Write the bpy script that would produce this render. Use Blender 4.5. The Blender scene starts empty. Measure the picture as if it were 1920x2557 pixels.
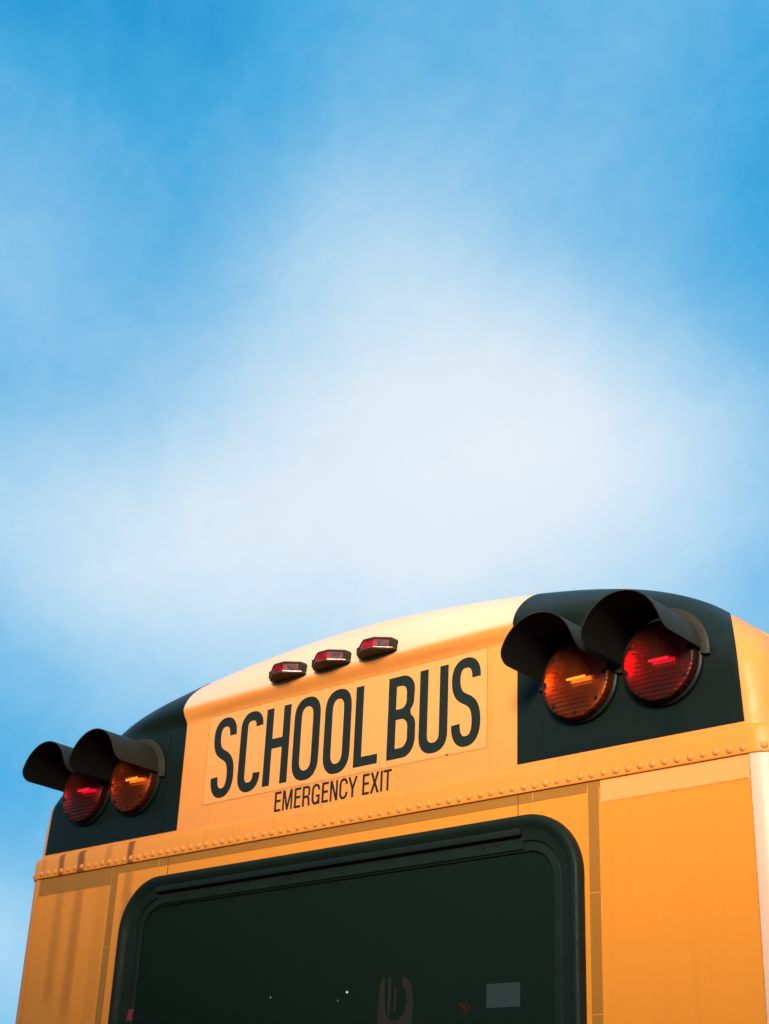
import bpy, bmesh, math, random
from mathutils import Vector, Matrix, noise
from mathutils.geometry import delaunay_2d_cdt
random.seed(7)
R = math.radians
scene = bpy.context.scene
C = scene.collection

# ------------------------------------------------------------------ camera
EYE = 1.60                       # eye height; every height below is given relative to it and lifted by EYE
cam = bpy.data.cameras.new('camera')
camo = bpy.data.objects.new('camera', cam); C.objects.link(camo)
cam.sensor_fit = 'VERTICAL'; cam.sensor_height = 36.0; cam.lens = 53.17
cam.clip_start = 0.05; cam.clip_end = 20000
xr = Vector((0.76040767, 0.64817166, 0.04066542))
yd = Vector((-0.25623463, 0.3569611, -0.8982887))
zf = Vector((-0.59676125, 0.67264573, 0.43751998))
m = Matrix((( xr.x, -yd.x, -zf.x, 2.670), (xr.y, -yd.y, -zf.y, -2.853), (xr.z, -yd.z, -zf.z, EYE), (0, 0, 0, 1)))
camo.matrix_world = m
scene.camera = camo
cam.dof.use_dof = True; cam.dof.focus_distance = 3.75; cam.dof.aperture_fstop = 5.6

scene.view_settings.view_transform = 'Standard'
scene.view_settings.look = 'None'
scene.view_settings.exposure = 0.68
scene.view_settings.gamma = 1.0

# ------------------------------------------------------------------ node helpers
class NT:
    def __init__(s, tree): s.t = tree; s.n = tree.nodes; s.l = tree.links
    def add(s, kind, **kw):
        n = s.n.new(kind)
        for k, v in kw.items(): setattr(n, k, v)
        return n
    def val(s, sock, v):
        if isinstance(v, (int, float)): sock.default_value = v
        elif isinstance(v, (tuple, list)): sock.default_value = v
        else: s.l.new(v, sock)
    def math(s, op, a, b=0.0, c=None, clamp=False):
        n = s.add('ShaderNodeMath', operation=op, use_clamp=clamp)
        s.val(n.inputs[0], a); s.val(n.inputs[1], b)
        if c is not None: s.val(n.inputs[2], c)
        return n.outputs[0]
    def mix(s, f, a, b, blend='MIX'):
        n = s.add('ShaderNodeMix', data_type='RGBA', blend_type=blend)
        s.val(n.inputs[0], f); s.val(n.inputs[6], a); s.val(n.inputs[7], b)
        return n.outputs[2]
    def ramp(s, x, a, b, lo=0.0, hi=1.0, smooth=True):
        n = s.add('ShaderNodeMapRange', interpolation_type='SMOOTHSTEP' if smooth else 'LINEAR')
        s.val(n.inputs[0], x); s.val(n.inputs[1], a); s.val(n.inputs[2], b); s.val(n.inputs[3], lo); s.val(n.inputs[4], hi)
        return n.outputs[0]
    def noise(s, vec, scale, detail=4, rough=.5, dist=0.0):
        n = s.add('ShaderNodeTexNoise'); n.inputs['Scale'].default_value = scale
        n.inputs['Detail'].default_value = detail; n.inputs['Roughness'].default_value = rough
        n.inputs['Distortion'].default_value = dist
        if vec is not None: s.l.new(vec, n.inputs['Vector'])
        return n.outputs['Fac']

# ------------------------------------------------------------------ sky
SUN_AZ_DIR = Vector((0.42, -0.88, 0.225)).normalized()      # towards the low sun behind the photographer
sun_el = math.asin(SUN_AZ_DIR.z)
sun_rot = math.atan2(SUN_AZ_DIR.x, SUN_AZ_DIR.y)
world = bpy.data.worlds.new('World'); scene.world = world; world.use_nodes = True
w = NT(world.node_tree); w.n.clear()
tc = w.add('ShaderNodeTexCoord'); D = tc.outputs['Generated']
sx = w.add('ShaderNodeSeparateXYZ'); w.l.new(D, sx.inputs[0])
X, Y, Z = sx.outputs
sky = w.add('ShaderNodeTexSky', sky_type='NISHITA'); sky.sun_disc = False
sky.sun_elevation = sun_el; sky.sun_rotation = sun_rot
el = w.math('MULTIPLY', w.math('ARCSINE', Z), 180/math.pi)
az = w.math('MULTIPLY', w.math('ARCTAN2', X, Y), 180/math.pi)      # degrees, 0 = along the bus, minus = left
# (azimuth, elevation, half width, half height, weight) of the cloud veil's thick and thin places
SKYBLOBS = [(-41.1, 46.3, 15.4, 5.7, -.20), (-46, 35.2, 5.0, 4.0, .20), (-56, 24, 8, 4, .14), (-38, 34, 6, 4.5, .10), (-31.0, 26.6, 12.5, 8.9, .60), (-49.5, 8.5, 9.7, 7.7, -.05), (-57.6, 44.2, 10.0, 5.8, -.33),
            (-30.3, 28.9, 10.0, 4.1, .21), (-57.5, 9.8, 7.7, 3.2, .65), (-57.6, 10.0, 7.0, 6.7, -.48), (-24.1, 29.0, 10.4, 12.0, -.60),
            (-49.3, 27.5, 11.3, 7.0, .65), (-55.7, 28.3, 9.6, 4.2, -.40), (-50.0, 33.8, 6.5, 6.6, -.37),
            (-58, 18, 6, 4.5, -.12), (-62, 44, 5, 6, -.12), (-23, 45, 5, 6, -.12), (-36, 29, 7, 4, .10), (-100, 66, 60, 14, .6), (60, 60, 60, 20, .4), (-140, 25, 40, 16, -.35)]
#SKYBLOBS
cloud = None
nv = w.noise(D, 3.2, 6, .55, .3)
nv2 = w.noise(D, 9.0, 5, .6, .4)
wob = w.math('MULTIPLY', w.math('SUBTRACT', nv, .5), 4.0)
azw = w.math('ADD', az, wob); elw = w.math('ADD', el, wob)
for (ba, be, wa, we, wt) in SKYBLOBS:
    da = w.math('DIVIDE', w.math('SUBTRACT', azw, ba), wa)
    de = w.math('DIVIDE', w.math('SUBTRACT', elw, be), we)
    r2 = w.math('ADD', w.math('MULTIPLY', da, da), w.math('MULTIPLY', de, de))
    g = w.math('MULTIPLY', w.math('EXPONENT', w.math('MULTIPLY', r2, -1.0)), wt)
    cloud = g if cloud is None else w.math('ADD', cloud, g)
mpw = w.add('ShaderNodeMapping'); mpw.inputs['Rotation'].default_value = (0.2, .5, .4); mpw.inputs['Scale'].default_value = (5.0, 16.0, 11.0); w.l.new(D, mpw.inputs[0])
fib = w.noise(mpw.outputs[0], 1.0, 7, .62, .8)          # drawn-out fibres
base = w.math('ADD', .42, w.math('MULTIPLY', w.math('SUBTRACT', nv2, .5), .20))
base = w.math('ADD', base, w.math('MULTIPLY', w.math('SUBTRACT', fib, .5), .17))
base = w.math('ADD', base, w.math('MULTIPLY', w.math('SUBTRACT', nv, .5), .14))
base = w.math('ADD', base, w.math('MULTIPLY', w.math('SUBTRACT', w.noise(D, 26.0, 8, .7, 1.2), .5), .16))
cov = w.ramp(w.math('ADD', base, cloud), 0.0, 1.35, 0.0, 1.0, smooth=False)
nish = w.mix(1.0, sky.outputs[0], (0.10, 0.10, 0.10, 1), 'MULTIPLY')
cr = w.add('ShaderNodeValToRGB'); w.l.new(cov, cr.inputs[0])
els = cr.color_ramp.elements
SK = 1/1.54
els[0].position = 0; els[0].color = (.006*SK, .31*SK, .66*SK, 1)
els[1].position = 1; els[1].color = (.86*SK, .91*SK, .955*SK, 1)
for p_, c_ in ((.122, (.055*SK, .41*SK, .75*SK, 1)), (.29, (.205*SK, .53*SK, .82*SK, 1)), (.51, (.47*SK, .71*SK, .89*SK, 1)), (.72, (.74*SK, .85*SK, .935*SK, 1))):
    e_ = els.new(p_); e_.color = c_
col = w.mix(.10, cr.outputs[0], nish)
# warm haze round the low sun
dp = w.add('ShaderNodeVectorMath', operation='DOT_PRODUCT'); w.l.new(D, dp.inputs[0]); dp.inputs[1].default_value = SUN_AZ_DIR
glow = w.math('POWER', w.math('MAXIMUM', dp.outputs['Value'], 0.0), 7.0)
col = w.mix(glow, col, (1.3, .95, .60, 1))
bg = w.add('ShaderNodeBackground'); w.l.new(col, bg.inputs[0]); bg.inputs[1].default_value = 1.0
wo = w.add('ShaderNodeOutputWorld'); w.l.new(bg.outputs[0], wo.inputs[0])

sl = bpy.data.lights.new('sun', 'SUN'); sl.energy = 4.5; sl.angle = R(16); sl.color = (1.0, .86, .68)
so = bpy.data.objects.new('sun', sl); C.objects.link(so)
so.rotation_euler = (-SUN_AZ_DIR).to_track_quat('-Z', 'Y').to_euler(); so.location = (3, -8, 8)

# ------------------------------------------------------------------ materials
def newmat(name):
    mt = bpy.data.materials.new(name); mt.use_nodes = True
    t = NT(mt.node_tree); p = mt.node_tree.nodes['Principled BSDF']
    return mt, t, p
def simple(name, col, rough=.5, metal=0.0, spec=.5, coat=0.0, noise_amt=.12, nscale=25, bump=0.0):
    mt, t, p = newmat(name)
    tcn = t.add('ShaderNodeTexCoord'); o = tcn.outputs['Object']
    n = t.noise(o, nscale, 5)
    c = t.mix(n, tuple(x*(1-noise_amt) for x in col)+(1,), tuple(min(1, x*(1+noise_amt)) for x in col)+(1,))
    t.l.new(c, p.inputs['Base Color'])
    t.l.new(t.ramp(t.noise(o, nscale*2.7, 3), .3, .7, rough*.88, min(1, rough*1.12)), p.inputs['Roughness'])
    p.inputs['Metallic'].default_value = metal; p.inputs['Specular IOR Level'].default_value = spec
    p.inputs['Coat Weight'].default_value = coat; p.inputs['Coat Roughness'].default_value = .12
    if bump:
        b = t.add('ShaderNodeBump'); b.inputs['Strength'].default_value = bump; b.inputs['Distance'].default_value = .002
        t.l.new(t.noise(o, nscale*8, 4), b.inputs['Height']); t.l.new(b.outputs[0], p.inputs['Normal'])
    return mt

def paint(name, base, stains=(), rough=.48, mottle=.09, crown_sheen=False):
    """school bus enamel: faint mottling, dust specks, optional rusty run-off streaks (x, width, z0, z1, strength)"""
    mt, t, p = newmat(name)
    tcn = t.add('ShaderNodeTexCoord'); o = tcn.outputs['Object']
    s = t.add('ShaderNodeSeparateXYZ'); t.l.new(o, s.inputs[0])
    x, y, z = s.outputs
    big = t.noise(o, 2.3, 4, .55); fine = t.noise(o, 60, 4, .65)
    f = t.math('ADD', t.math('MULTIPLY', t.math('SUBTRACT', big, .5), mottle*3), t.math('MULTIPLY', t.math('SUBTRACT', fine, .5), mottle))
    f = t.math('ADD', f, .5, clamp=True)
    c = t.mix(f, tuple(v*.80 for v in base)+(1,), (min(1, base[0]*1.12), base[1]*1.17, base[2]*1.3, 1))
    # dust specks
    v = t.add('ShaderNodeTexVoronoi', feature='F1'); v.inputs['Scale'].default_value = 26; t.l.new(o, v.inputs['Vector'])
    sp = t.math('MULTIPLY', t.ramp(v.outputs['Distance'], .03, .075, 1, 0), t.ramp(t.noise(o, 9, 2), .56, .66, 0, .55))
    c = t.mix(sp, c, (.30, .11, .015, 1))
    # fine vertical grime
    mp = t.add('ShaderNodeMapping'); mp.inputs['Scale'].default_value = (38, 38, 1.6); t.l.new(o, mp.inputs[0])
    gr = t.ramp(t.noise(mp.outputs[0], 1.0, 4, .6), .5, .82, 0, .22)
    c = t.mix(gr, c, (base[0]*.62, base[1]*.50, base[2]*.6, 1))
    if stains:
        wb = t.math('MULTIPLY', t.math('SUBTRACT', t.noise(o, 22, 3), .5), .018)
        tot = None
        for (sx0, wd, z0, z1, st) in stains:
            d = t.math('ABSOLUTE', t.math('ADD', t.math('SUBTRACT', x, sx0), wb))
            k = t.ramp(d, wd*.25, wd, st, 0)
            k = t.math('MULTIPLY', k, t.ramp(z, z0, z0+.25*(z1-z0), 0, 1))
            k = t.math('MULTIPLY', k, t.ramp(z, z1-.002, z1+.006, 1, 0))
            tot = k if tot is None else t.math('MAXIMUM', tot, k)
        c = t.mix(tot, c, (.15, .045, .008, 1))
    if crown_sheen:      # bright sky reflection on the crown painted into the base colour
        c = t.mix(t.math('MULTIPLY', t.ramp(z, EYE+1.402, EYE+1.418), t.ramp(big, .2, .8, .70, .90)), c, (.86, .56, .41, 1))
    t.l.new(c, p.inputs['Base Color'])
    t.l.new(t.ramp(fine, .3, .7, rough*.85, rough*1.2), p.inputs['Roughness'])
    p.inputs['Specular IOR Level'].default_value = .25; p.inputs['Coat Weight'].default_value = .15; p.inputs['Coat Roughness'].default_value = .34; p.inputs['Coat IOR'].default_value = 1.5
    b = t.add('ShaderNodeBump'); b.inputs['Strength'].default_value = .35; b.inputs['Distance'].default_value = .004
    t.l.new(t.math('ADD', t.math('MULTIPLY', t.noise(o, 170, 2), .12), t.math('MULTIPLY', t.noise(o, 4.5, 2), 1.3)), b.inputs['Height']); t.l.new(b.outputs[0], p.inputs['Normal'])
    return mt

E_ = EYE
YEL = (.85, .300, .060)
YELB = (.84, .278, .024)
M = {}
M['cap'] = paint('yellow_enamel_cap', YEL, crown_sheen=True)
M['band'] = paint('yellow_enamel_band', (.85, .295, .042), stains=[(-1.105, .020, E_+.96, E_+1.05, .80), (-1.010, .024, E_+.96, E_+1.05, .85),
     (-.785, .020, E_+.96, E_+1.05, .85), (-.885, .022, E_+.96, E_+1.05, .25), (-1.19, .02, E_+.96, E_+1.04, .2)], mottle=.13)
M['body'] = paint('yellow_enamel_body', YELB, stains=[(-1.10, .030, E_+.55, E_+.99, .28), (-1.01, .032, E_+.50, E_+.99, .36),
     (-.79, .028, E_+.60, E_+.99, .38), (-.90, .04, E_+.45, E_+.99, .14)])
M['post'] = paint('sunlit_corner_post', (.80, .50, .33), rough=.4)  # sun's glint on the right post put into a pale base
M['roof'] = paint('yellow_enamel_roof', YEL, crown_sheen=True)
M['black_paint'] = simple('black_enamel', (.0062, .0115, .0090), .4, spec=.15, coat=0, noise_amt=.25, nscale=6)
M['vinyl'] = simple('black_vinyl', (.008, .014, .011), .55, spec=.3, noise_amt=.1)
M['rubber'] = simple('black_rubber', (.009, .0165, .0125), .5, spec=.10, noise_amt=.3, nscale=14, bump=.15)
M['frame'] = simple('dark_anodised_frame', (.010, .019, .0145), .55, spec=.06, noise_amt=.3, nscale=14)
M['plastic'] = simple('black_plastic_visor', (.022, .019, .012), .6, spec=.25, noise_amt=.2, nscale=12, bump=.1)
M['visor_in'] = simple('visor_inner_shade', (.007, .008, .006), .8, spec=.1)  # shade inside the hood put into a darker copy of the plastic
M['chrome'] = simple('chrome', (.45, .36, .32), .35, metal=1.0)
M['screw'] = simple('dark_screw', (.014, .010, .008), .7, spec=.1)
M['interior'] = simple('dark_interior', (.02, .024, .022), .8)
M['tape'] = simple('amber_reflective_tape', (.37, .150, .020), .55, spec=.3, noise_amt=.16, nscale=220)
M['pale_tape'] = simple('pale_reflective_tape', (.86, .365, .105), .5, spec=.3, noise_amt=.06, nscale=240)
M['sign'] = simple('pale_reflective_sheet', (.86, .335, .090), .45, spec=.4, noise_amt=.06, nscale=240)
M['seam'] = simple('dark_brown_seam', (.16, .06, .012), .8)
M['paper'] = simple('faded_sticker', (.013, .030, .027), .6)
M['redsticker'] = simple('red_sticker', (.20, .016, .020), .6)
M['tyre'] = simple('tyre_rubber', (.02, .02, .02), .8)
M['steel'] = simple('black_steel', (.03, .03, .03), .5)
M['reflector'] = simple('silver_reflector', (.6, .58, .55), .3, metal=1.0)

def glass(name, tint, tr=.25, rough=.03):
    mt, t, p = newmat(name)
    t.n.remove(p)
    g = t.add('ShaderNodeBsdfGlossy'); g.inputs['Color'].default_value = (1, 1, 1, 1); g.inputs['Roughness'].default_value = rough
    tb = t.add('ShaderNodeBsdfTransparent'); tb.inputs[0].default_value = tint+(1,)
    df = t.add('ShaderNodeEmission'); t.n.remove(df); df = t.add('ShaderNodeBsdfDiffuse'); df.inputs[0].default_value = (.0115, .0245, .0190, 1)
    mx = t.add('ShaderNodeMixShader'); mx.inputs[0].default_value = tr
    t.l.new(df.outputs[0], mx.inputs[1]); t.l.new(tb.outputs[0], mx.inputs[2])
    fr = t.add('ShaderNodeFresnel'); fr.inputs[0].default_value = 1.15
    m2 = t.add('ShaderNodeMixShader'); t.l.new(fr.outputs[0], m2.inputs[0]); t.l.new(mx.outputs[0], m2.inputs[1]); t.l.new(g.outputs[0], m2.inputs[2])
    t.l.new(m2.outputs[0], t.n['Material Output'].inputs[0])
    return mt
M['glass'] = glass('tinted_window_glass', (.35, .45, .42), .4, .04)

def lensmat(name, col, deepc, emit):
    """moulded signal lens: coloured plastic with a prism grid, lit weakly from the glowing bar behind that stands for sun glint"""
    mt, t, p = newmat(name)
    tcn = t.add('ShaderNodeTexCoord'); o = tcn.outputs['Object']
    s = t.add('ShaderNodeSeparateXYZ'); t.l.new(o, s.inputs[0]); x, y, z = s.outputs
    wv = t.math('SINE', t.math('MULTIPLY', x, 2*math.pi/.0088))
    wh = t.math('SINE', t.math('MULTIPLY', z, 2*math.pi/.0105))
    grid = t.math('ADD', t.math('MULTIPLY', wv, .26), t.math('MULTIPLY', wh, .42))
    inx = t.ramp(t.math('ABSOLUTE', x), .060, .066, 1, 0)
    h = t.math('ADD', t.math('MULTIPLY', grid, inx), t.math('MULTIPLY', wh, .25))
    b = t.add('ShaderNodeBump'); b.inputs['Strength'].default_value = .8; b.inputs['Distance'].default_value = .0014
    t.l.new(h, b.inputs['Height'])
    n = t.noise(o, 18, 3)
    c = t.mix(t.ramp(n, .35, .65), deepc+(1,), col+(1,))
    t.l.new(c, p.inputs['Base Color'])
    p.inputs['Roughness'].default_value = .3; p.inputs['Specular IOR Level'].default_value = .35; p.inputs['IOR'].default_value = 1.45
    p.inputs['Transmission Weight'].default_value = .0
    t.l.new(b.outputs[0], p.inputs['Normal'])
    tr = t.add('ShaderNodeBsdfRefraction'); tr.inputs['IOR'].default_value = 1.12; tr.inputs['Roughness'].default_value = .32
    tr.inputs['Color'].default_value = emit+(1,); t.l.new(b.outputs[0], tr.inputs['Normal'])
    mx = t.add('ShaderNodeMixShader'); mx.inputs[0].default_value = .5
    t.l.new(p.outputs[0], mx.inputs[1]); t.l.new(tr.outputs[0], mx.inputs[2])
    t.l.new(mx.outputs[0], t.n['Material Output'].inputs[0])
    return mt
M['amber_lens'] = lensmat('amber_signal_lens', (.17, .030, .007), (.085, .018, .006), (1.0, .22, .02))
M['red_lens'] = lensmat('red_signal_lens', (.075, .012, .010), (.045, .012, .009), (1.0, .015, .05))
def glowmat(name, col, st):
    mt, t, p = newmat(name)
    p.inputs['Base Color'].default_value = (.8, .8, .8, 1); p.inputs['Emission Color'].default_value = col+(1,); p.inputs['Emission Strength'].default_value = st
    return mt
M['glint_bar'] = glowmat('glint_glow', (1, .72, .45), 4.5)  # sun's glint in the lamp bowl, painted as emission
M['glint_bar_red'] = glowmat('glint_glow_dim', (1, .45, .45), 2.2)
def plast(name, col, rough=.2):
    mt, t, p = newmat(name)
    tcn = t.add('ShaderNodeTexCoord'); o = tcn.outputs['Object']
    n = t.ramp(t.noise(o, 60, 3), .35, .65)
    c = t.mix(n, tuple(v*.45 for v in col)+(1,), col+(1,))
    t.l.new(c, p.inputs['Base Color']); p.inputs['Roughness'].default_value = rough
    p.inputs['Specular IOR Level'].default_value = .12
    return mt
M['marker_lens'] = plast('red_marker_lens', (.30, .006, .016), .4)

def groundmat():
    mt, t, p = newmat('asphalt')
    tcn = t.add('ShaderNodeTexCoord'); o = tcn.outputs['Object']
    c = t.mix(t.noise(o, 40, 6, .7), (.035, .036, .038, 1), (.075, .073, .070, 1))
    c = t.mix(t.ramp(t.noise(o, .35, 4), .45, .65, 0, .5), c, (.04, .04, .04, 1))
    t.l.new(c, p.inputs['Base Color']); p.inputs['Roughness'].default_value = .9
    b = t.add('ShaderNodeBump'); b.inputs['Strength'].default_value = .5; t.l.new(t.noise(o, 150, 4), b.inputs['Height']); t.l.new(b.outputs[0], p.inputs['Normal'])
    return mt
M['asphalt'] = groundmat()

# ------------------------------------------------------------------ object helpers
def link(name, me, mat, parent=None, smooth=False, label=None):
    o = bpy.data.objects.new(name, me); C.objects.link(o)
    if mat is not None and not me.materials: me.materials.append(mat)
    if parent is not None: o.parent = parent
    if smooth:
        for f in me.polygons: f.use_smooth = True
    if label: o['label'] = label
    return o
def frombm(name, bm, mat, parent=None, smooth=False, auto=None, label=None):
    me = bpy.data.meshes.new(name)
    bmesh.ops.recalc_face_normals(bm, faces=bm.faces)
    if auto is not None:
        for e in bm.edges:
            if len(e.link_faces) == 2 and e.calc_face_angle(0) > R(auto): e.smooth = False
        smooth = True
    bm.to_mesh(me); bm.free()
    return link(name, me, mat, parent, smooth, label)
def box(bm, x0, x1, y0, y1, z0, z1, bev=0.0):
    r = bmesh.ops.create_cube(bm, size=1.0)
    for v in r['verts']:
        v.co = Vector((x0+(v.co.x+.5)*(x1-x0), y0+(v.co.y+.5)*(y1-y0), z0+(v.co.z+.5)*(z1-z0)))
    if bev:
        es = list({e for v in r['verts'] for e in v.link_edges})
        bmesh.ops.bevel(bm, geom=es, offset=bev, segments=2, affect='EDGES', profile=.6)
def curve_mesh(loops, y, thick, flip=True):
    """fill 2D loops (outer + holes) lying in the bus' rear plane, thickness towards the viewer"""
    cu = bpy.data.curves.new('tmp', 'CURVE'); cu.dimensions = '2D'; cu.fill_mode = 'BOTH'; cu.extrude = thick/2
    for lp in loops:
        s = cu.splines.new('POLY'); s.points.add(len(lp)-1); s.use_cyclic_u = True
        for p, (a, b) in zip(s.points, lp): p.co = (a, b, 0, 1)
    ob = bpy.data.objects.new('tmp', cu)
    me = bpy.data.meshes.new_from_object(ob)
    for v in me.vertices:
        a, b, c_ = v.co; v.co = (a, y-thick/2-c_, b)
    bpy.data.objects.remove(ob); bpy.data.curves.remove(cu)
    bm = bmesh.new(); bm.from_mesh(me); bmesh.ops.remove_doubles(bm, verts=bm.verts, dist=1e-5)
    bmesh.ops.recalc_face_normals(bm, faces=bm.faces); bm.to_mesh(me); bm.free()
    return me
def up(lp): return [(a, b+EYE) for a, b in lp]

# ------------------------------------------------------------------ the bus
bus = bpy.data.objects.new('school_bus', None); C.objects.link(bus)
bus.location = (0, 0, 0)
bus['label'] = 'yellow school bus seen from behind and below, black lamp panels at its roof corners'
bus['category'] = 'bus'

# ---- roof arch outline (half), relative heights
HALF = [(0, 1.588), (.18, 1.583), (.35, 1.571), (.53, 1.552), (.70, 1.526), (.82, 1.501), (.92, 1.472), (1.0, 1.439), (1.06, 1.406), (1.115, 1.366),
        (1.163, 1.327), (1.207, 1.281), (1.240, 1.222), (1.2545, 1.16), (1.260, 1.09), (1.263, 1.02), (1.265, .965)]
def catmull(pts, n):
    out = []
    P = [pts[0]] + list(pts) + [pts[-1]]
    for i in range(1, len(P)-2):
        for k in range(n):
            t = k/n
            q = []
            for j in (0, 1):
                a, b, c_, d = P[i-1][j], P[i][j], P[i+1][j], P[i+2][j]
                q.append(.5*((2*b)+(-a+c_)*t+(2*a-5*b+4*c_-d)*t*t+(-a+3*b-3*c_+d)*t**3))
            out.append(tuple(q))
    out.append(tuple(pts[-1])); return out
mir = [(-a, b) for a, b in reversed(HALF[1:])] + HALF
OUT = catmull(mir, 6)            # from the left foot over the roof to the right foot
def normals2(L):
    N = []
    for i in range(len(L)):
        a = L[max(0, i-2)]; b = L[min(len(L)-1, i+2)]
        tx, tz = b[0]-a[0], b[1]-a[1]; l = math.hypot(tx, tz)
        N.append((-tz/l, tx/l))
    return N
NOR = normals2(OUT)
def sstep(x, a, b):
    t = max(0, min(1, (x-a)/(b-a))); return t*t*(3-2*t)
def rad_at(nz): return .070 + (.165-.070)*sstep(nz, .25, .95)
def out_z(x):
    x = abs(x)
    if x > 1.26: return .97
    for (a, b), (c_, d) in zip(HALF, HALF[1:]):
        if a <= x <= c_: return b+(d-b)*(x-a)/(c_-a)
    return .97
FL = .024
def flare(x, z):
    k = 1-sstep(abs(x), .72, 1.05)
    if k <= 0: return 0
    top = out_z(x)
    d = -FL*sstep(z, 1.366, 1.408)*(1-sstep(z, 1.415, max(top, 1.44)))*k
    return d
def cap_bm():
    bm = bmesh.new()
    NJ = 16; rings = []
    for j in range(NJ+1):
        th = j/NJ*math.pi/2; ring = []
        for (x, z), (nx, nz) in zip(OUT, NOR):
            r = rad_at(nz)
            xx, zz = x-nx*r*(1-math.cos(th)), z-nz*r*(1-math.cos(th))
            if j == NJ and False: pass
            yy = r*(1-math.sin(th)) + flare(xx, zz)
            ring.append(bm.verts.new((xx, yy, zz+EYE)))
        rings.append(ring)
    DEP = .34
    ring0 = [bm.verts.new((v.co.x, DEP, v.co.z)) for v in rings[0]]
    allr = [ring0]+rings
    for a, b in zip(allr, allr[1:]):
        for i in range(len(a)-1): bm.faces.new((a[i], a[i+1], b[i+1], b[i]))
    inner = rings[-1]
    lp = [(v.co.x, v.co.z-EYE) for v in inner]
    n = len(lp)
    pts = [Vector(p) for p in lp]
    edges = [(i, (i+1) % n) for i in range(n)]
    xs = [-1.15+.023*i for i in range(101)]
    zs = [.985+.0125*i for i in range(30)] + [1.355+.005*i for i in range(26)]
    from bisect import bisect
    def inside(x, z):
        if z < .972: return False
        c_ = False
        for i in range(n):
            x1, z1 = lp[i]; x2, z2 = lp[(i+1) % n]
            if (z1 > z) != (z2 > z) and x < (x2-x1)*(z-z1)/(z2-z1)+x1: c_ = not c_
        return c_
    for x in xs:
        for z in zs:
            if inside(x, z) and min((x-a)**2+(z-b)**2 for a, b in lp) > .008**2: pts.append(Vector((x, z)))
    vo, eo, fo, ov, oe, of = delaunay_2d_cdt(pts, edges, [], 1, 1e-6)
    mp = []
    for k, v in enumerate(vo):
        src = [q for q in ov[k] if q < n]
        mp.append(inner[src[0]] if src else bm.verts.new((v.x, flare(v.x, v.y), v.y+EYE)))
    for f in fo:
        try: bm.faces.new([mp[i] for i in f])
        except ValueError: pass
    bmesh.ops.recalc_face_normals(bm, faces=bm.faces)
    # make sure normals look outwards
    s = sum(f.normal.y*f.calc_area() for f in bm.faces)
    if s > 0: bmesh.ops.reverse_faces(bm, faces=bm.faces)
    return bm
CAPBM = cap_bm()
me = bpy.data.meshes.new('roof_cap'); CAPBM.to_mesh(me)
cap = link('roof_cap', me, M['cap'], bus, smooth=True)

def cut_panel(sgn):
    bm = CAPBM.copy()
    bm.normal_update()
    def cut(co, no):
        bmesh.ops.bisect_plane(bm, geom=bm.verts[:]+bm.edges[:]+bm.faces[:], plane_co=co, plane_no=no, clear_outer=True, dist=1e-6)
    cut(Vector((sgn*.600, 0, 0)), Vector((-sgn, 0, 0)))
    cut(Vector((sgn*1.202, 0, EYE+1.052)), Vector((sgn*1.0, .55, .05)).normalized())
    cut(Vector((0, 0, EYE+1.052)), Vector((0, 0, -1)))
    cut(Vector((0, .30, 0)), Vector((0, 1, 0)))
    bm.normal_update()
    nn = {v: v.normal.copy() for v in bm.verts}
    for v, q in nn.items(): v.co += q*.0016
    me = bpy.data.meshes.new('lamp_panel'); bm.to_mesh(me); bm.free()
    return link('lamp_panel', me, M['black_paint'], bus, smooth=True)
panels = {}
for sgn in (-1, 1):
    pn = cut_panel(sgn); panels[sgn] = pn
    bm = bmesh.new(); box(bm, sgn*.668-.002, sgn*.668+.002, -.0042, .004, EYE+1.056, EYE+1.345, .001)
    frombm('panel_seam', bm, M['black_paint'], pn)

# ---- riveted belt under the cap
def plan_path(off, rc, half=1.2745, back=.32):
    """rear face with rounded corners in plan, offset outwards by off; list of (x, y, nx, ny)"""
    L = []
    hx = half
    cx = hx-rc
    L.append((-hx-off, back, -1, 0)); L.append((-hx-off, .18, -1, 0))
    for k in range(0, 13):
        a = math.pi + k/12*math.pi/2
        L.append((-cx+math.cos(a)*(rc+off), rc+math.sin(a)*(rc+off), math.cos(a), math.sin(a)))
    for k in range(1, 40):
        x = -cx+2*cx*k/40
        L.append((x, -off, 0, -1))
    for k in range(0, 13):
        a = 1.5*math.pi + k/12*math.pi/2
        L.append((cx+math.cos(a)*(rc+off), rc+math.sin(a)*(rc+off), math.cos(a), math.sin(a)))
    L.append((hx+off, .18, 1, 0)); L.append((hx+off, back, 1, 0))
    return L
def sweep(prof, rc, half=1.2745, back=.32, closed=False):
    """prof: list of (off, z) swept along the plan path"""
    bm = bmesh.new(); rows = []
    for off, z in prof:
        rows.append([bm.verts.new((x, y, z+EYE)) for x, y, _, _ in plan_path(off, rc, half, back)])
    rr = rows+[rows[0]] if closed else rows
    for a, b in zip(rr, rr[1:]):
        for i in range(len(a)-1): bm.faces.new((a[i], a[i+1], b[i+1], b[i]))
    bmesh.ops.recalc_face_normals(bm, faces=bm.faces)
    return bm
RC = .066
prof = [(-.012, 1.046), (-.003, 1.0455), (.001, 1.044), (.0060, 1.038), (.0070, 1.033), (.0075, 1.028), (.0075, .984), (.0070, .9805), (.006, .979), (-.010, .979)]
belt = frombm('rivet_belt', sweep(prof, RC, 1.274), M['band'], bus, auto=40)
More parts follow.
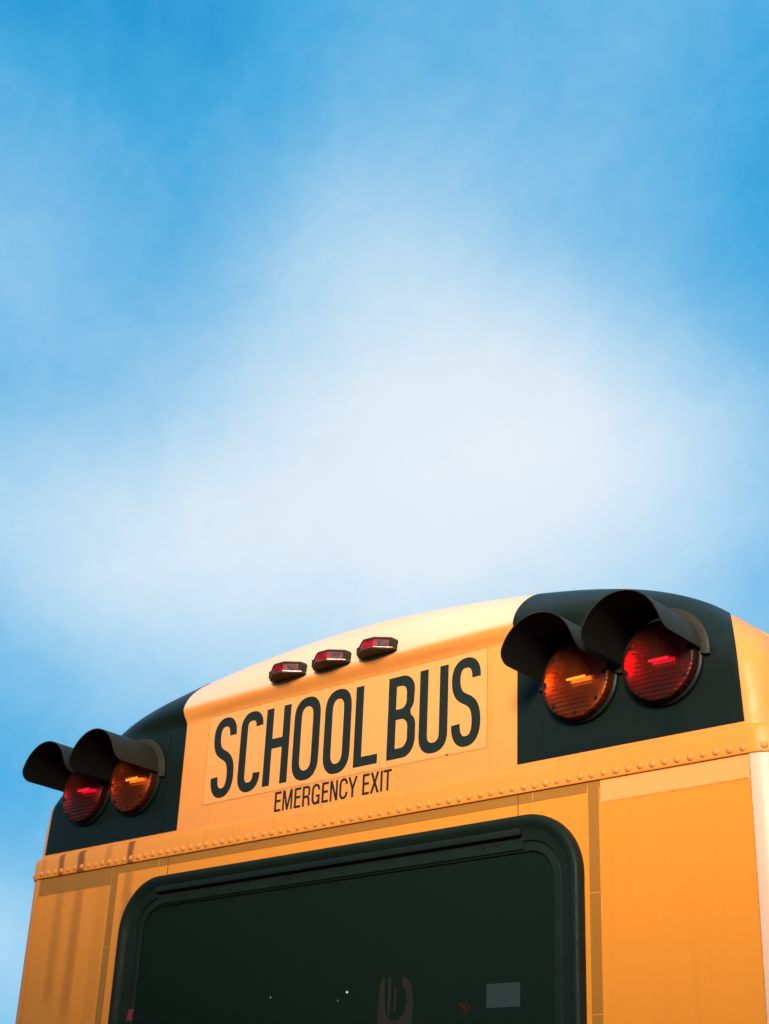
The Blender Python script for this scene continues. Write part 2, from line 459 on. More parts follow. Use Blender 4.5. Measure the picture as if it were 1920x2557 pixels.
# rivets: each one its own
rb = bmesh.new()
bmesh.ops.create_uvsphere(rb, u_segments=16, v_segments=10, radius=1)
for v in list(rb.verts):
    if v.co.z < -.05: rb.verts.remove(v)
for v in rb.verts:
    v.co = Vector((v.co.x*.0083, -v.co.z*.0058, v.co.y*.0083))
rme = bpy.data.meshes.new('rivet'); bmesh.ops.recalc_face_normals(rb, faces=rb.faces); rb.to_mesh(rme); rb.free(); rme.materials.append(M['cap'])
for f in rme.polygons: f.use_smooth = True
pitch = .0319
k = 0; xx = -1.195
while xx < 1.215:
    o = bpy.data.objects.new('rivet', rme); C.objects.link(o); o.parent = belt
    s = random.uniform(.92, 1.1)
    o.location = (xx+random.uniform(-.0012, .0012), -.0073, EYE+.9925+random.uniform(-.0008, .0008)); o.scale = (s, s, s)
    xx += pitch
for sg in (-1, 1):
    for q in range(1):
        a = R(28+34*q); cx = 1.274-RC
        o = bpy.data.objects.new('rivet', rme); C.objects.link(o); o.parent = belt
        o.location = (sg*(cx+math.sin(a)*(RC+.0073)), RC-math.cos(a)*(RC+.0073), EYE+.9925); o.rotation_euler = (0, 0, sg*a)

# ---- rear wall sheet with the window opening
def rrect(x0, x1, z0, z1, r, n=12):
    L = []
    for cx, cz, a0 in ((x1-r, z1-r, 0), (x0+r, z1-r, 90), (x0+r, z0+r, 180), (x1-r, z0+r, 270)):
        for k in range(n+1):
            a = R(a0+90*k/n); L.append((cx+r*math.cos(a), cz+r*math.sin(a)))
    return L
WX0, WX1, WZ0, WZ1, WR = -.785, .785, .10, .923, .150
me = curve_mesh([up([(-1.2145, -1.1), (1.2145, -1.1), (1.2145, .992), (-1.2145, .992)]), up(rrect(WX0+.02, WX1-.02, WZ0+.02, WZ1-.02, WR-.02))], .003, .003)
wall = link('rear_wall', me, M['body'], bus)
# corner posts: rounded sheet, slightly proud of the wall
def post(sgn):
    bm = bmesh.new(); rows = []
    for z in (-1.1, .986):
        row = []
        cx = 1.2745-RC
        pts = [(1.2085, .0), (1.2085, -.0025)]
        for k in range(0, 15):
            a = k/14*math.pi/2
            pts.append((cx+math.sin(a)*(RC+.0025), RC-math.cos(a)*(RC+.0025)))
        pts.append((1.277, .20)); 
        rows.append([bm.verts.new((sgn*x, y, z+EYE)) for x, y in pts])
    for i in range(len(rows[0])-1): bm.faces.new((rows[0][i], rows[0][i+1], rows[1][i+1], rows[1][i]))
    return frombm('corner_post', bm, M['post'] if sgn > 0 else M['body'], bus, auto=35, label='corner post, glint of the low sun painted in as a pale colour' if sgn > 0 else None)
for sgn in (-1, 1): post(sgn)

# ---- tapes and decals on the rear wall
def zig(x0, z0, x1, z1, pitch=.0046, amp=.0017):
    """pinked edge from one corner to the next"""
    L = []; l = math.hypot(x1-x0, z1-z0); n = max(2, int(l/pitch)); ux, uz = (x1-x0)/l, (z1-z0)/l
    for i in range(n):
        t = i/n; q = amp if i % 2 else -amp
        L.append((x0+ux*l*t - uz*q, z0+uz*l*t + ux*q))
    return L
def pinked(x0, x1, z0, z1, sides='tblr', **kw):
    L = []
    for nm, a in (('b', (x0, z0, x1, z0)), ('r', (x1, z0, x1, z1)), ('t', (x1, z1, x0, z1)), ('l', (x0, z1, x0, z0))):
        L += zig(*a, **kw) if nm in sides else [(a[0], a[1])]
    return L
def sheet(name, lp, mat, y=-.0006, th=.0008, parent=bus, label=None):
    return link(name, curve_mesh([up(lp)], y, th), mat, parent, label=label)
YW = .000
# olive/amber tape strips
sheet('reflective_tape', [(-.836, .9555), (.7945, .9545), (.7945, .981), (-.836, .981)], M['tape'], YW)
for (x0, x1) in ((-.8655, -.8375), (.7985, .8265)):
    sheet('reflective_tape', [(x0, -.6), (x1, -.6), (x1, .981), (x0, .981)], M['tape'], YW)
# splices in the tape
for (x0, x1, z0, z1) in ((.7987, .8263, .7255, .7268), (.7987, .8263, .467, .4682), (-.8653, -.8377, .745, .7461), (.644, .6452, .956, .980), (-.660, -.6588, .957, .980)):
    sheet('tape_splice', [(x0, z0), (x1, z0), (x1, z1), (x0, z1)], M['pale_tape'], YW-.0009, .0004)
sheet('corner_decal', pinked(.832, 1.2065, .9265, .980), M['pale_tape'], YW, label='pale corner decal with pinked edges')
sheet('corner_decal', pinked(-1.206, -.868, .9265, .980, 'b'), M['tape'], YW, label='corner decal toned down for its dimmer light, streaked with dirt')  # same sheet as the right decal; dimmer light painted into its colour
# dark dotted lines round the pale decal
def dots(name, pts, size, mat, y, parent):
    bm = bmesh.new()
    for (a, b) in pts:
        s = size*random.uniform(.6, 1.2)
        vs = [bm.verts.new((a+s*dx, y, b+EYE+s*dz)) for dx, dz in ((-.5, -.45), (.5, -.45), (.3, .5), (-.5, .4))]
        bm.faces.new(vs)
    return frombm(name, bm, mat, parent)
def dotline(x0, z0, x1, z1, pitch=.0056, jit=.0004):
    l = math.hypot(x1-x0, z1-z0); n = int(l/pitch)
    return [(x0+(x1-x0)*(i+.5)/n+random.uniform(-jit, jit), z0+(z1-z0)*(i+.5)/n+random.uniform(-jit, jit)) for i in range(n)]
cd = [o for o in bus.children if o.name.startswith('corner_decal')][0]
dots('decal_edge', dotline(.833, .9785, 1.206, .9785)+dotline(.832, .927, .832, .979)+dotline(1.2085, -.35, 1.2085, .979, .0066)+dotline(.85, .926, 1.2, .926, .009), .0021, M['seam'], -.0037, cd)
# sheet seams above the window
for x, z0 in ((.6025, .9275), (-.6215, .9275)):
    sheet('seam', [(x-.0012, z0), (x+.0012, z0), (x+.0012, .979), (x-.0012, .979)], M['seam'], YW-.0009, .0004)

# ---- SCHOOL BUS sheet and lettering
SY = -.0002
sign = link('reflective_sign', curve_mesh([up(pinked(-.501, .5075, 1.1105, 1.3705, 'tb'))], SY, .0008), M['sign'], bus)
dots('decal_edge', dotline(-.50, 1.3712, .507, 1.3712), .0034, M['seam'], SY-.0012, sign)
dots('decal_edge', dotline(-.50, 1.1100, .507, 1.1100, .0062), .0022, M['seam'], SY-.0012, sign)
for x in (-.501, .5075):
    bm = bmesh.new(); box(bm, x-.0006, x+.0006, SY-.0011, SY-.0003, EYE+1.112, EYE+1.369); frombm('decal_edge', bm, M['tape'], sign)
bm = bmesh.new(); box(bm, .380, .387, SY-.0014, SY-.0002, EYE+1.1105, EYE+1.1135); frombm('torn_speck', bm, M['vinyl'], sign)

def arc(cx, cz, rx, rz, a0, a1, n=14):
    return [(cx+rx*math.cos(R(a0+(a1-a0)*k/n)), cz+rz*math.sin(R(a0+(a1-a0)*k/n))) for k in range(n+1)]
def stroke(path, w):
    """outline of a constant width band along a path"""
    q = [path[0]]
    for p in path[1:]:
        if math.hypot(p[0]-q[-1][0], p[1]-q[-1][1]) > 2e-4: q.append(p)
    path = q
    n = len(path); Lf, Rt = [], []
    for i in range(n):
        a = path[max(0, i-1)]; b = path[min(n-1, i+1)]
        tx, tz = b[0]-a[0], b[1]-a[1]; l = math.hypot(tx, tz); nx, nz = -tz/l, tx/l
        Lf.append((path[i][0]+nx*w/2, path[i][1]+nz*w/2)); Rt.append((path[i][0]-nx*w/2, path[i][1]-nz*w/2))
    return Lf+Rt[::-1]
def sel(cx, cz, rx, rz, a0, a1, n=16, p=2.35):
    """arc of a super-ellipse: squarer shoulders, as in condensed gothic letters"""
    L = []
    for k in range(n+1):
        a = R(a0+(a1-a0)*k/n); c_, s = math.cos(a), math.sin(a)
        L.append((cx+rx*math.copysign(abs(c_)**(2/p), c_), cz+rz*math.copysign(abs(s)**(2/p), s)))
    return L
def letter_S(x0, x1, zb, zt, w):
    cx = (x0+x1)/2; rx = (x1-x0)/2-w/2; H = zt-zb
    q = .055*H/.235                       # centre height of the bowls from the ends
    P = []
    zt_c = zt-.055*H/.235; zb_c = zb+.062*H/.235
    P += [(cx+rx, zt_c-.002*H/.235)]
    P += sel(cx, zt_c, rx, zt_c and (zt-w/2-zt_c), 0, 180)[0:]
    # spine: smooth from the left shoulder down to the right bowl
    a = (cx-rx, zt_c-.004); b = (cx+rx, zb_c+.010)
    sp = []
    p0 = (cx-rx, zt_c); p1 = (cx-rx, zt_c-.078*H/.235); p2 = (cx+rx, zb_c+.085*H/.235); p3 = (cx+rx, zb_c)
    for k in range(1, 24):
        t = k/24; u = 1-t
        sp.append(tuple(u**3*p0[j]+3*u*u*t*p1[j]+3*u*t*t*p2[j]+t**3*p3[j] for j in (0, 1)))
    P += sp
    P += sel(cx, zb_c, rx, zb_c-(zb+w/2), 0, -180)
    return [stroke(P, w)]
def letter_C(x0, x1, zb, zt, w):
    cx = (x0+x1)/2; rx = (x1-x0)/2-w/2; H = zt-zb
    zt_c = zt-.047*H/.235; zb_c = zb+.052*H/.235
    P = [(cx+rx, zt_c)] + sel(cx, zt_c, rx, zt-w/2-zt_c, 0, 180) + sel(cx, zb_c, rx, zb_c-zb-w/2, 180, 360)
    return [stroke(P, w)]
def letter_O(x0, x1, zb, zt, w):
    cx = (x0+x1)/2; rx = (x1-x0)/2; H = zt-zb
    hz = .058*H/.235
    def lp(d):
        return sel(cx, zt-hz, rx-d, hz-d, 0, 180) + sel(cx, zb+hz, rx-d, hz-d, 180, 360)
    return [lp(0), lp(w)]
def letter_H(x0, x1, zb, zt, w, b0, b1):
    return [[(x0, zb), (x0+w, zb), (x0+w, b0), (x1-w, b0), (x1-w, zb), (x1, zb), (x1, zt), (x1-w, zt), (x1-w, b1), (x0+w, b1), (x0+w, zt), (x0, zt)]]
def letter_L(x0, x1, zb, zt, w, h):
    return [[(x0, zb), (x1, zb), (x1, zb+h), (x0+w, zb+h), (x0+w, zt), (x0, zt)]]
def letter_U(x0, x1, zb, zt, w):
    cx = (x0+x1)/2; rx = (x1-x0)/2; hz = .050
    return [[(x0, zt)] + sel(cx, zb+hz, rx, hz, 180, 360) + [(x1, zt), (x1-w, zt)] + sel(cx, zb+hz, rx-w, hz-w, 360, 180) + [(x0+w, zt)]]
def letter_B(x0, x1, zb, zt, w):
    zm = 1.2465; xi = x1-.016
    outer = [(x0, zb)] + arc(x1-.040, zb+.048, .040, .048, -90, 0, 10) + arc(x1-.032, zm-.036, .032, .034, 0, 58, 8) \
          + [(x1-.0168, zm)] + arc(x1-.037, zm+.034, .031, .034, -50, 0, 8) + arc(x1-.046, zt-.042, .041, .042, 0, 90, 10) + [(x0, zt)]
    h = .027
    up_ = [(x0+w, zm+.0145)] + arc(x1-.050, zm+.0145+.020, .0185, .020, -90, 0, 8) + arc(x1-.050, zt-h-.020, .0185, .020, 0, 90, 8) + [(x0+w, zt-h)]
    lo = [(x0+w, zb+h)] + arc(x1-.048, zb+h+.024, .0215, .024, -90, 0, 8) + arc(x1-.048, zm-.0135-.024, .0215, .024, 0, 90, 8) + [(x0+w, zm-.0135)]
    return [outer, up_, lo]
W = .0272
big = [letter_S(-.475, -.384, 1.1215, 1.3575, W), letter_C(-.366, -.2785, 1.122, 1.356, W), letter_H(-.2655, -.172, 1.1275, 1.350, W, 1.232, 1.260),
       letter_O(-.156, -.0585, 1.1225, 1.358, W), letter_O(-.041, .0545, 1.1225, 1.358, W), letter_L(.0695, .1525, 1.128, 1.3505, W, .0255),
       letter_B(.1845, .2780, 1.1285, 1.351, W), letter_U(.2905, .3835, 1.124, 1.351, W), letter_S(.3955, .4875, 1.123, 1.357, W)]
for g in big:
    link('letter', curve_mesh([up(l) for l in g], SY-.0010, .0006), M['vinyl'], sign)

def E_l(x0, x1, b, t, w, h):
    m_ = (b+t)/2+.0015
    return [[(x0, b), (x1, b), (x1, b+h), (x0+w, b+h), (x0+w, m_-h/2), (x1-.0015, m_-h/2), (x1-.0015, m_+h/2), (x0+w, m_+h/2), (x0+w, t-h), (x1, t-h), (x1, t), (x0, t)]]
def small_letters():
    b, t, w, h = 1.050, 1.105, .0066, .0062
    L = []
    L.append(E_l(-.2115, -.188, b, t, w, h))
    x0, x1 = -.1815, -.1455; c_ = (x0+x1)/2
    L.append([[(x0, b), (x0+w*.85, b), (x0+w*.85, t-.016), (c_-.0028, b), (c_+.0028, b), (x1-w*.85, t-.016), (x1-w*.85, b), (x1, b), (x1, t), (x1-w*1.25, t), (c_, b+.014), (x0+w*1.25, t), (x0, t)]])
    L.append(E_l(-.1375, -.1142, b, t, w, h))
    x0, x1 = -.1075, -.0795                                   # R
    outer = [(x0, b), (x0+w, b), (x0+w, b+.0225), (x0+.0125, b+.0225)] + arc(x0+.0130, b+.0165, .0068, .006, 80, 10, 5) + [(x0+.0205, b+.004), (x0+.0220, b), (x1+.0005, b), (x1-.0012, b+.004), (x1-.0018, b+.016)] \
          + arc(x1-.0085, b+.0185, .0067, .0065, 0, 60, 4) + [(x1-.0055, b+.0268)] + arc(x1-.0100, b+.0340, .0092, .007, -50, 0, 4) + arc(x1-.0110, t-.012, .0102, .012, 0, 90, 8) + [(x0, t)]
    hole = [(x0+w, b+.0287)] + arc(x1-.0115, b+.0345, .0045, .0058, -90, 0, 5) + arc(x1-.0115, t-h-.0058, .0045, .0058, 0, 90, 5) + [(x0+w, t-h)]
    L.append([outer, hole])
    x0, x1 = -.0735, -.0445; cx = (x0+x1)/2; rx = (x1-x0)/2-w/2  # G
    P = [(cx+rx, t-.0165)] + sel(cx, t-.0155, rx, .0155-w/2+.0008, 0, 180, 14, 2.1) + sel(cx, b+.0165, rx, .0165-w/2+.0008, 180, 350, 14, 2.1)
    g = stroke(P, w)
    L.append([g]); L.append([[(x1-w*.8, b), (x1, b), (x1, b+.0255), (cx+.001, b+.0255), (cx+.001, b+.0195), (x1-w*.8, b+.0195)]])
    L.append(E_l(-.0370, -.0140, b, t, w, h))
    x0, x1 = -.0075, .0190
    L.append([[(x0, b), (x0+w*.95, b), (x0+w*.95, t-.017), (x1-w*1.05, b), (x1, b), (x1, t), (x1-w*.95, t), (x1-w*.95, b+.017), (x0+w*1.05, t), (x0, t)]])
    x0, x1 = .0255, .0540; cx = (x0+x1)/2; rx = (x1-x0)/2-w/2
    P = [(cx+rx, t-.0165)] + sel(cx, t-.0155, rx, .0155-w/2+.0008, 0, 180, 14, 2.1) + sel(cx, b+.0165, rx, .0165-w/2+.0008, 180, 360, 14, 2.1) + [(cx+rx, b+.0175)]
    L.append([stroke(P, w)])
    x0, x1 = .0555, .0880; cx = (x0+x1)/2
    L.append([[(cx-w/2, b), (cx+w/2, b), (cx+w/2, b+.0215), (x1, t), (x1-w*1.1, t), (cx, b+.031), (x0+w*1.1, t), (x0, t), (cx-w/2, b+.0215)]])
    L.append(E_l(.1060, .1295, b, t, w, h))
    x0, x1 = .1325, .1630; cx = (x0+x1)/2; mz = (b+t)/2
    L.append([[(x0, b), (x0+w*1.15, b), (cx, mz-.0075), (x1-w*1.15, b), (x1, b), (cx+.0040, mz), (x1-.001, t), (x1-.001-w*1.15, t), (cx, mz+.0075), (x0+.001+w*1.15, t), (x0+.001, t), (cx-.0040, mz)]])
    L.append([[(.1675, b), (.1738, b), (.1738, t), (.1675, t)]])
    L.append([[(.1885, b), (.1950, b), (.1950, t-h), (.2045, t-h), (.2045, t), (.1765, t), (.1765, t-h), (.1885, t-h)]])
    return L
bm = bmesh.new()
for i, g in enumerate(small_letters()):
    me_ = curve_mesh([up(l) for l in g], -.0004-(.0001 if i == 5 else 0), .0007)
    bm.from_mesh(me_); bpy.data.meshes.remove(me_)
frombm('emergency_lettering', bm, M['vinyl'], cap)

# ---- three red marker lamps on the crown
def marker(cx):
    z0, z1 = EYE+1.4150, EYE+1.4495
    yb = -.022
    def prism(plan, za, zb, zb_in=0.0, back=.07):
        bm = bmesh.new()
        pts = [(-plan[0][0], back)] + [(-a, b) for a, b in plan] + [(a, b) for a, b in reversed(plan)] + [(plan[0][0], back)]
        lo = [bm.verts.new((cx+a, yb+b, za)) for a, b in pts]
        hi = [bm.verts.new((cx+a*(1-zb_in), yb+b*(1-zb_in) if b < 0 else yb+b, zb)) for a, b in pts]
        n = len(pts)
        for i in range(n): bm.faces.new((lo[i], lo[(i+1) % n], hi[(i+1) % n], hi[i]))
        bm.faces.new(lo[::-1]); bm.faces.new(hi)
        return bm
    P0 = [(.0620, 0), (.0605, -.021), (.020, -.0530)]
    def ins(d): return [(a-d, b+d if b < 0 else b) for a, b in P0]
    base = frombm('marker_lamp', prism(P0, z0, z0+.0035), M['plastic'], bus)
    bm = prism(ins(-.0008), z0+.0036, z0+.0043); frombm('chrome_trim', bm, M['chrome'], base)
    frombm('lens', prism(ins(.0015), z0+.0050, z1-.0075, .02), M['marker_lens'], base)
    frombm('brow', prism(ins(.0002), z1-.0073, z1, .10), M['plastic'], base)
    # end caps of the bezel
    for s in (-1, 1):
        bm = bmesh.new(); box(bm, cx+s*.0575-.004, cx+s*.0575+.004, yb-.026, yb+.02, z0+.005, z1-.0074, .001)
        frombm('end_cap', bm, M['plastic'], base)
    ax, ay, bx_, by_ = .0200, -.0530, .0605, -.0210
    for t0, t1, mat_ in ((.24, .66, 'vinyl'), (.78, .86, 'vinyl')):
        bm = bmesh.new(); ny_, nx_ = -(bx_-ax), (by_-ay)
        l_ = math.hypot(nx_, ny_); ox, oy = nx_/l_*.0006, ny_/l_*.0006
        P_ = [(cx+ax+(bx_-ax)*t_-.0012+ox, yb+ay+(by_-ay)*t_+.0012+oy) for t_ in (t0, t1)]
        vs = [bm.verts.new((P_[0][0], P_[0][1], z0+.0085)), bm.verts.new((P_[1][0], P_[1][1], z0+.0085)), bm.verts.new((P_[1][0], P_[1][1], z1-.0115)), bm.verts.new((P_[0][0], P_[0][1], z1-.0115))]
        bm.faces.new(vs); frombm('socket_plate', bm, M[mat_], base)
    # lamp socket glimpsed through the right facet
    bm = bmesh.new(); bmesh.ops.create_cone(bm, cap_ends=True, segments=16, radius1=.0035, radius2=.0025, depth=.004)
    for v in bm.verts: v.co = Vector((cx+.036+v.co.x, yb-.0395+.0-v.co.z, z0+.017+v.co.y))
    frombm('socket', bm, M['chrome'], base)
    return base
for c_ in (-.163, .001, .165): marker(c_)

# ---- warning lamps with visors
def lathe(prof, seg=64, a0=0, a1=360, closed=True):
    """prof of (r, y) round the y axis"""
    bm = bmesh.new(); cols = []
    n = seg if closed else seg+1
    for i in range(n):
        a = R(a0+(a1-a0)*i/seg)
        cols.append([bm.verts.new((r*math.cos(a), y, r*math.sin(a))) for r, y in prof])
    for i in range(seg):
        A, B = cols[i], cols[(i+1) % n]
        for j in range(len(prof)-1):
            bm.faces.new((A[j], B[j], B[j+1], A[j+1]))
    bmesh.ops.remove_doubles(bm, verts=bm.verts, dist=1e-6)
    return bm
VR, VL = .1035, .193
def visor_bm():
    bm = bmesh.new(); NA, NY = 48, 10; T = .0022
    def grid(r):
        rows = []
        lo, hi = 0.0, 179.0
        for j in range(NY+1):
            row = []
            for i in range(NA+1):
                # finer steps near the two lower edges, where the front corners are rounded off
                u = i/NA; u = .5-.5*math.cos(math.pi*u)*(1-.25*math.sin(math.pi*u)**2)
                th = lo+(hi-lo)*u
                arcd = min(th-lo, hi-th)*math.pi/180*r          # distance from the lower edge
                q = max(0.0, 1-arcd/.034)
                L = VL-.034*(1-math.sqrt(max(0.0, 1-q*q)))
                y = -.008-(L-.008)*j/NY
                row.append(bm.verts.new((r*math.cos(R(th)), y, .012+r*math.sin(R(th)))))
            rows.append(row)
        return rows
    A, B = grid(VR), grid(VR-T)
    for G in (A, B):
        for j in range(NY):
            for i in range(NA): bm.faces.new((G[j][i], G[j][i+1], G[j+1][i+1], G[j+1][i]))
    for i in range(NA): bm.faces.new((A[NY][i], A[NY][i+1], B[NY][i+1], B[NY][i])); bm.faces.new((A[0][i], A[0][i+1], B[0][i+1], B[0][i]))
    for j in range(NY): bm.faces.new((A[j][0], A[j+1][0], B[j+1][0], B[j][0])); bm.faces.new((A[j][NA], A[j+1][NA], B[j+1][NA], B[j][NA]))
    return bm
def lamp(cx, colour):
    cz = EYE+1.220
    base = bpy.data.objects.new('tmp', None)
    bm = lathe([(.0, 0), (.101, 0), (.102, -.004), (.100, -.010), (.0955, -.013), (.0, -.013)])
    base = frombm('warning_lamp', bm, M['black_paint'], bus, auto=35, label=('amber' if colour == 'amber' else 'red')+' warning lamp under a black hood')
    base.location = (cx, -.0005, cz)
    lens = frombm('lens', lathe([(.0945, -.0125), (.0945, -.031), (.0935, -.0345), (.0905, -.0370), (.085, -.0375), (.07, -.0395), (.04, -.0425), (.02, -.0432), (0, -.0434)]),
                  M[colour+'_lens'], base, auto=50)
    bowl = frombm('reflector', lathe([(.088, -.030), (.080, -.0255), (.06, -.019), (.035, -.0152), (.0, -.014)]), M['reflector'], base, smooth=True)
    bm = bmesh.new(); bmesh.ops.create_cone(bm, cap_ends=True, segments=20, radius1=.0032, radius2=.0032, depth=.050)
    for v in bm.verts: v.co = Vector((v.co.z, -.027+v.co.x*1.0, v.co.y*1.1+.004))
    frombm('glint_bar', bm, M['glint_bar' if colour == 'amber' else 'glint_bar_red'], base, smooth=False)  # glowing bar stands for the sun's glint in the bowl
    for k in range(8):
        a = R(k*45+(0 if colour == 'amber' else 10))
        bm = bmesh.new(); bmesh.ops.create_cone(bm, cap_ends=True, segments=12, radius1=.0056, radius2=.0046, depth=.003)
        for v in bm.verts: v.co = Vector((v.co.x+.083*math.cos(a), -.0385-v.co.z, v.co.y+.083*math.sin(a)))
        frombm('screw', bm, M['screw'], base)
    v = frombm('visor', visor_bm(), M['plastic'], base, auto=40)
    v.data.materials.append(M['visor_in'])
    for f in v.data.polygons:
        if f.normal.x*f.center.x + f.normal.z*(f.center.z-.012) < 0: f.material_index = 1
    bm = bmesh.new()
    fl = lathe([(.1022, -.006), (.1185, -.006), (.1200, -.0075), (.1200, -.0100), (.1180, -.0115), (.108, -.012), (.1055, -.0145), (.1036, -.020), (.1022, -.020), (.1022, -.006)], 40, -6, 186, closed=False)
    for q in fl.verts: q.co.z += .012
    frombm('visor_flange', fl, M['plastic'], base, auto=40)
    return base
for cx, col_ in ((-1.013, 'red'), (-.790, 'amber'), (.790, 'amber'), (1.013, 'red')): lamp(cx, col_)

# ---- rear window: rubber gasket, frame, header rail, glass
def ring_sweep(prof, x0, x1, z0, z1, r, n=14, closed=True):
    """prof: (inset from the outline, y), swept round the rounded rectangle"""
    bm = bmesh.new(); rows = []
    for d, y in prof:
        lp = rrect(x0+d, x1-d, z0+d, z1-d, max(.004, r-d), n)
        rows.append([bm.verts.new((a, y, b+EYE)) for a, b in lp])
    for A, B in zip(rows, rows[1:]):
        N = len(A)
        for i in range(N): bm.faces.new((A[i], A[(i+1) % N], B[(i+1) % N], B[i]))
    return bm
gp = [(.0, .004), (.0, -.012)]
for k in range(1, 7):
    a = math.pi - k/6*math.pi*.62
    gp.append((.013+.013*math.cos(a), -.013-.013*math.sin(a)))
gp += [(.028, -.0180), (.031, -.0150), (.037, -.0125), (.050, -.0085), (.058, -.0070), (.062, -.001), (.063, .012)]
win = frombm('rear_window', ring_sweep(gp, WX0, WX1, WZ0, WZ1, WR), M['rubber'], bus, auto=45)
fr = [(.060, .012), (.060, -.001), (.063, -.003), (.080, -.003), (.083, -.001), (.083, .012)]
frombm('frame', ring_sweep(fr, WX0, WX1, WZ0, WZ1, WR), M['frame'], win, auto=30)
me = curve_mesh([up(rrect(WX0+.05, WX1-.05, WZ0+.05, WZ1-.05, WR-.05))], .008, .004)
link('pane', me, M['glass'], win)
bm = bmesh.new()
box(bm, -.640, .622, -.024, .0, EYE+.8745, EYE+.892, .005)
rail = frombm('header_rail', bm, M['rubber'], win, auto=35)
bm = bmesh.new(); box(bm, -.640, .622, -.0080, .004, EYE+.8450, EYE+.8760, .0015); frombm('rail_plate', bm, M['frame'], win)
for x in (-.56, -.52, -.13, -.092, .508, .547):
    bm = bmesh.new(); bmesh.ops.create_uvsphere(bm, u_segments=12, v_segments=8, radius=.006)
    for v in bm.verts: v.co = Vector((x+v.co.x, -.0078+v.co.z*.5, EYE+.864+v.co.y))
    frombm('rail_screw', bm, M['screw'], win, smooth=True)
sheet('sticker', [(.512, .499), (.606, .497), (.606, .550), (.512, .551)], M['paper'], .0036, .0005, parent=win, label='grey blank sticker on the glass')
sheet('sticker', [(-.724, .536), (-.702, .536), (-.699, .566), (-.721, .567)], M['redsticker'], -.0036, .0006, parent=win, label='small red sticker at the edge of the window')

M['dim_brown'] = simple('dim_brown_sheet', (.022, .020, .015), .7, spec=.1, noise_amt=.4, nscale=60)
M['dim_red'] = simple('dim_red_dot', (.09, .010, .014), .7, spec=.1)
outline_loops = [[(.186, .36), (.186, .50), (.190, .565), (.199, .588), (.206, .588), (.206, .545), (.212, .500), (.226, .486), (.252, .486), (.268, .500), (.276, .530), (.272, .555), (.260, .566), (.262, .584), (.277, .580), (.290, .560), (.296, .520), (.292, .470), (.290, .36)],
       [(.217, .50), (.226, .50), (.226, .585), (.217, .588)], [(.237, .505), (.243, .505), (.243, .560), (.237, .562)]]
for q_, l_ in enumerate(outline_loops):
    sheet('brown_outline', l_, M['dim_brown'], .0036-.0001*q_, .0004, parent=win)  # thin dim brown outline on the pane
bm = bmesh.new()
for q_ in range(26):
    a_, b_ = .4465+random.gauss(0, .010), EYE+.502+random.gauss(0, .009)
    vs = [bm.verts.new((a_+.0016*math.cos(u_), .0032, b_+.0016*math.sin(u_))) for u_ in (0, 1.05, 2.1, 3.14, 4.2, 5.25)]
    bm.faces.new(vs)
frombm('red_dots', bm, M['dim_red'], win)
for (a_, b_, r_, k_) in ((-.6234, .6538, .0020, 1), (-.3201, .6491, .0030, 2), (-.3539, .6283, .0022, 3)):  # specks mirrored in the glass, added as glowing balls behind it
    bm = bmesh.new(); bmesh.ops.create_uvsphere(bm, u_segments=12, v_segments=8, radius=r_)
    for v in bm.verts: v.co += Vector((a_, .45, EYE+b_))
    glint_ball = frombm('glass_glint', bm, glowmat('glass_glint_glow', (1, .9, .75) if k_ < 3 else (1, .5, .2), (8, 20, 6)[k_-1]), bus, smooth=True)

# ---- inside: dark shell with a ceiling and seat backs
bm = bmesh.new()
sec = [(x*.93, EYE+z-.07) for x, z in OUT[::4]] + [(1.17, EYE-.75), (-1.17, EYE-.75)]
A = [bm.verts.new((x, .20, z)) for x, z in sec]; B = [bm.verts.new((x, 9.4, z)) for x, z in sec]
for i in range(len(A)): bm.faces.new((A[i], A[(i+1) % len(A)], B[(i+1) % len(A)], B[i]))
bm.faces.new(B)
for z0, z1, x0, x1 in ((.90, 1.40, -1.0, 1.0),):
    box(bm, x0, x1, .20, .21, EYE+z0, EYE+z1)
frombm('cabin', bm, M['interior'], bus)
for sx in (-.68, .68):
    for k in range(4):
        bm = bmesh.new(); box(bm, sx-.42, sx+.42, .55+k*.8, .66+k*.8, EYE-.35, EYE+.33, .05)
        frombm('seat_back', bm, simple('seat_vinyl', (.05, .02, .012), .6) if k == 0 and sx < 0 else bpy.data.materials['seat_vinyl'], bus, auto=40)

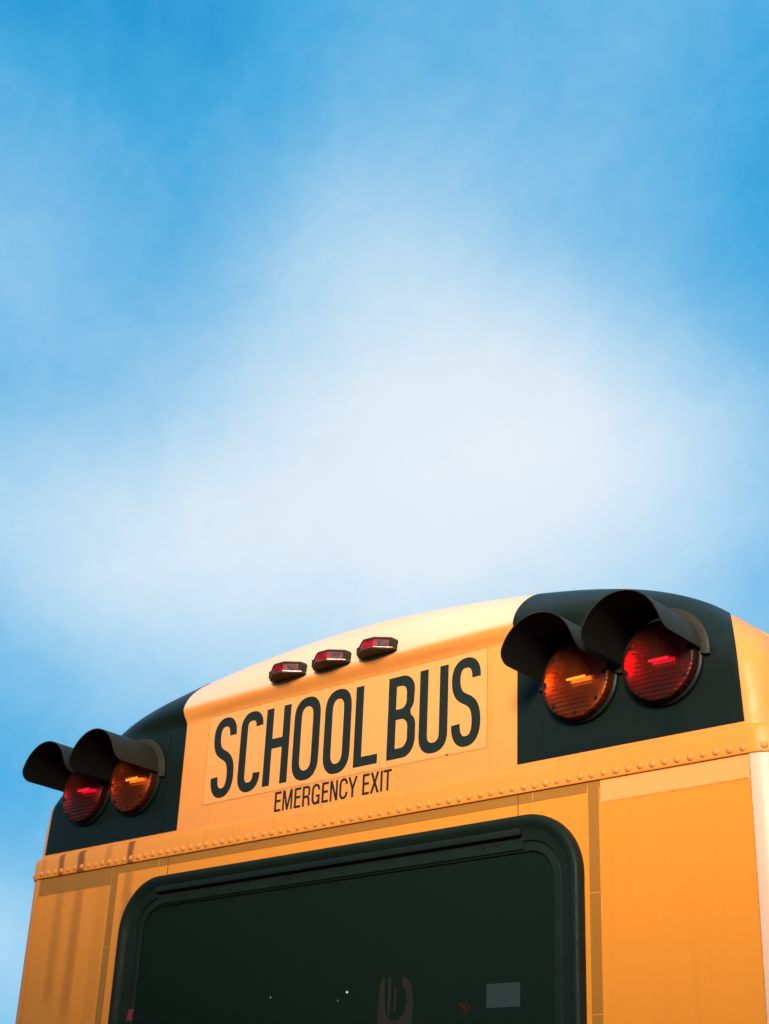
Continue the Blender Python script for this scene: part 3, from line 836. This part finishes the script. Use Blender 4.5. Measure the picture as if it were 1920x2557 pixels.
# ---- roof and sides beyond the cap
bm = bmesh.new()
def shell(off, y0, y1):
    A = [bm.verts.new((x+nx*off, y0, z+nz*off+EYE)) for (x, z), (nx, nz) in zip(OUT, NOR)]
    B = [bm.verts.new((x+nx*off, y1, z+nz*off+EYE)) for (x, z), (nx, nz) in zip(OUT, NOR)]
    for i in range(len(A)-1): bm.faces.new((A[i], A[i+1], B[i+1], B[i]))
    return A, B
prev = None
for k, (off, y) in enumerate([(-.004, .325), (.006, .326), (.008, .335), (.006, .346), (-.003, .348), (-.003, 9.6)]):
    A = [bm.verts.new((x+nx*off, y, z+nz*off+EYE)) for (x, z), (nx, nz) in zip(OUT, NOR)]
    if prev:
        for i in range(len(A)-1): bm.faces.new((prev[i], prev[i+1], A[i+1], A[i]))
    prev = A
frombm('roof', bm, M['roof'], bus, auto=35)
def side(sgn):
    X0 = sgn*1.272
    bm = bmesh.new()
    a, b = sorted((X0, X0-sgn*.03))
    box(bm, a, b, .19, 9.6, EYE+.86, EYE+.985); box(bm, a, b, .19, 9.6, EYE-1.1, EYE+.02)
    for k in range(12):
        y0 = .19+k*.80; box(bm, a, b, y0, y0+.10, EYE+.02, EYE+.86)
    frombm('side_wall', bm, M['body'], bus)
    for k in range(11):
        y0 = .29+k*.80
        a2, b2 = sorted((X0-sgn*.006, X0-sgn*.024))
        bm = bmesh.new(); box(bm, a2, b2, y0, y0+.70, EYE+.02, EYE+.05); box(bm, a2, b2, y0, y0+.70, EYE+.83, EYE+.86)
        box(bm, a2, b2, y0, y0+.03, EYE+.05, EYE+.83); box(bm, a2, b2, y0+.67, y0+.70, EYE+.05, EYE+.83); box(bm, a2, b2, y0+.03, y0+.67, EYE+.43, EYE+.455)
        wf = frombm('side_window', bm, M['frame'], bus)
        bm = bmesh.new(); a3, b3 = sorted((X0-sgn*.013, X0-sgn*.017)); box(bm, a3, b3, y0+.028, y0+.672, EYE+.048, EYE+.832); frombm('pane', bm, M['glass'], wf)
for sgn in (-1, 1): side(sgn)
bm = bmesh.new(); box(bm, -1.26, 1.26, 9.58, 9.62, .5, EYE+.98); box(bm, -1.2, 1.2, .05, 9.6, .5, .56); frombm('front_and_floor', bm, M['steel'], bus)
bm = bmesh.new(); box(bm, -1.25, 1.25, -.12, .02, .42, .70, .03); frombm('bumper', bm, M['steel'], bus, auto=40)
for sx in (-1.02, 1.02):
    for y in (2.6, 8.6):
        bm = lathe([(.0, -.12), (.30, -.12), (.46, -.13), (.50, -.09), (.50, .09), (.46, .13), (.30, .12), (.0, .12)], 40)
        for v in bm.verts: v.co = Vector((v.co.y, v.co.x, v.co.z))
        wh = frombm('wheel', bm, M['tyre'], bus, auto=35); wh.location = (sx, y, .50)

# ------------------------------------------------------------------ added unseen blocker behind the camera: it shades the lower bus from the low sun
bm = bmesh.new(); box(bm, -16, 2.9, -13, -7.2, 0, 4.9, .05); box(bm, 2.91, 11, -13, -7.25, 0, 3.98, .05)
blocker = frombm('sun_blocker', bm, simple('blocker_dark', (.06, .055, .05), .9), None)
blocker['label'] = 'added unseen block behind the camera, shades the lower bus'; blocker['category'] = 'light blocker'
bm = bmesh.new(); box(bm, -16.15, 3.0, -13.15, -7.05, 4.9, 5.0, .02); box(bm, 3.01, 11.15, -13.15, -7.10, 3.98, 4.08, .02); frombm('roof', bm, M['steel'], blocker)  # top slabs of the added blocker
for k in range(4):
    bm = bmesh.new(); box(bm, -14+k*4.2, -11+k*4.2, -7.23, -7.17, 0.0, 3.0, .01); frombm('blocker_door', bm, M['steel'], blocker)

# ------------------------------------------------------------------ ground
bm = bmesh.new()
bmesh.ops.create_grid(bm, x_segments=2, y_segments=2, size=3000)
g = frombm('ground', bm, M['asphalt']); g['kind'] = 'structure'; g['label'] = 'grey asphalt parking lot'
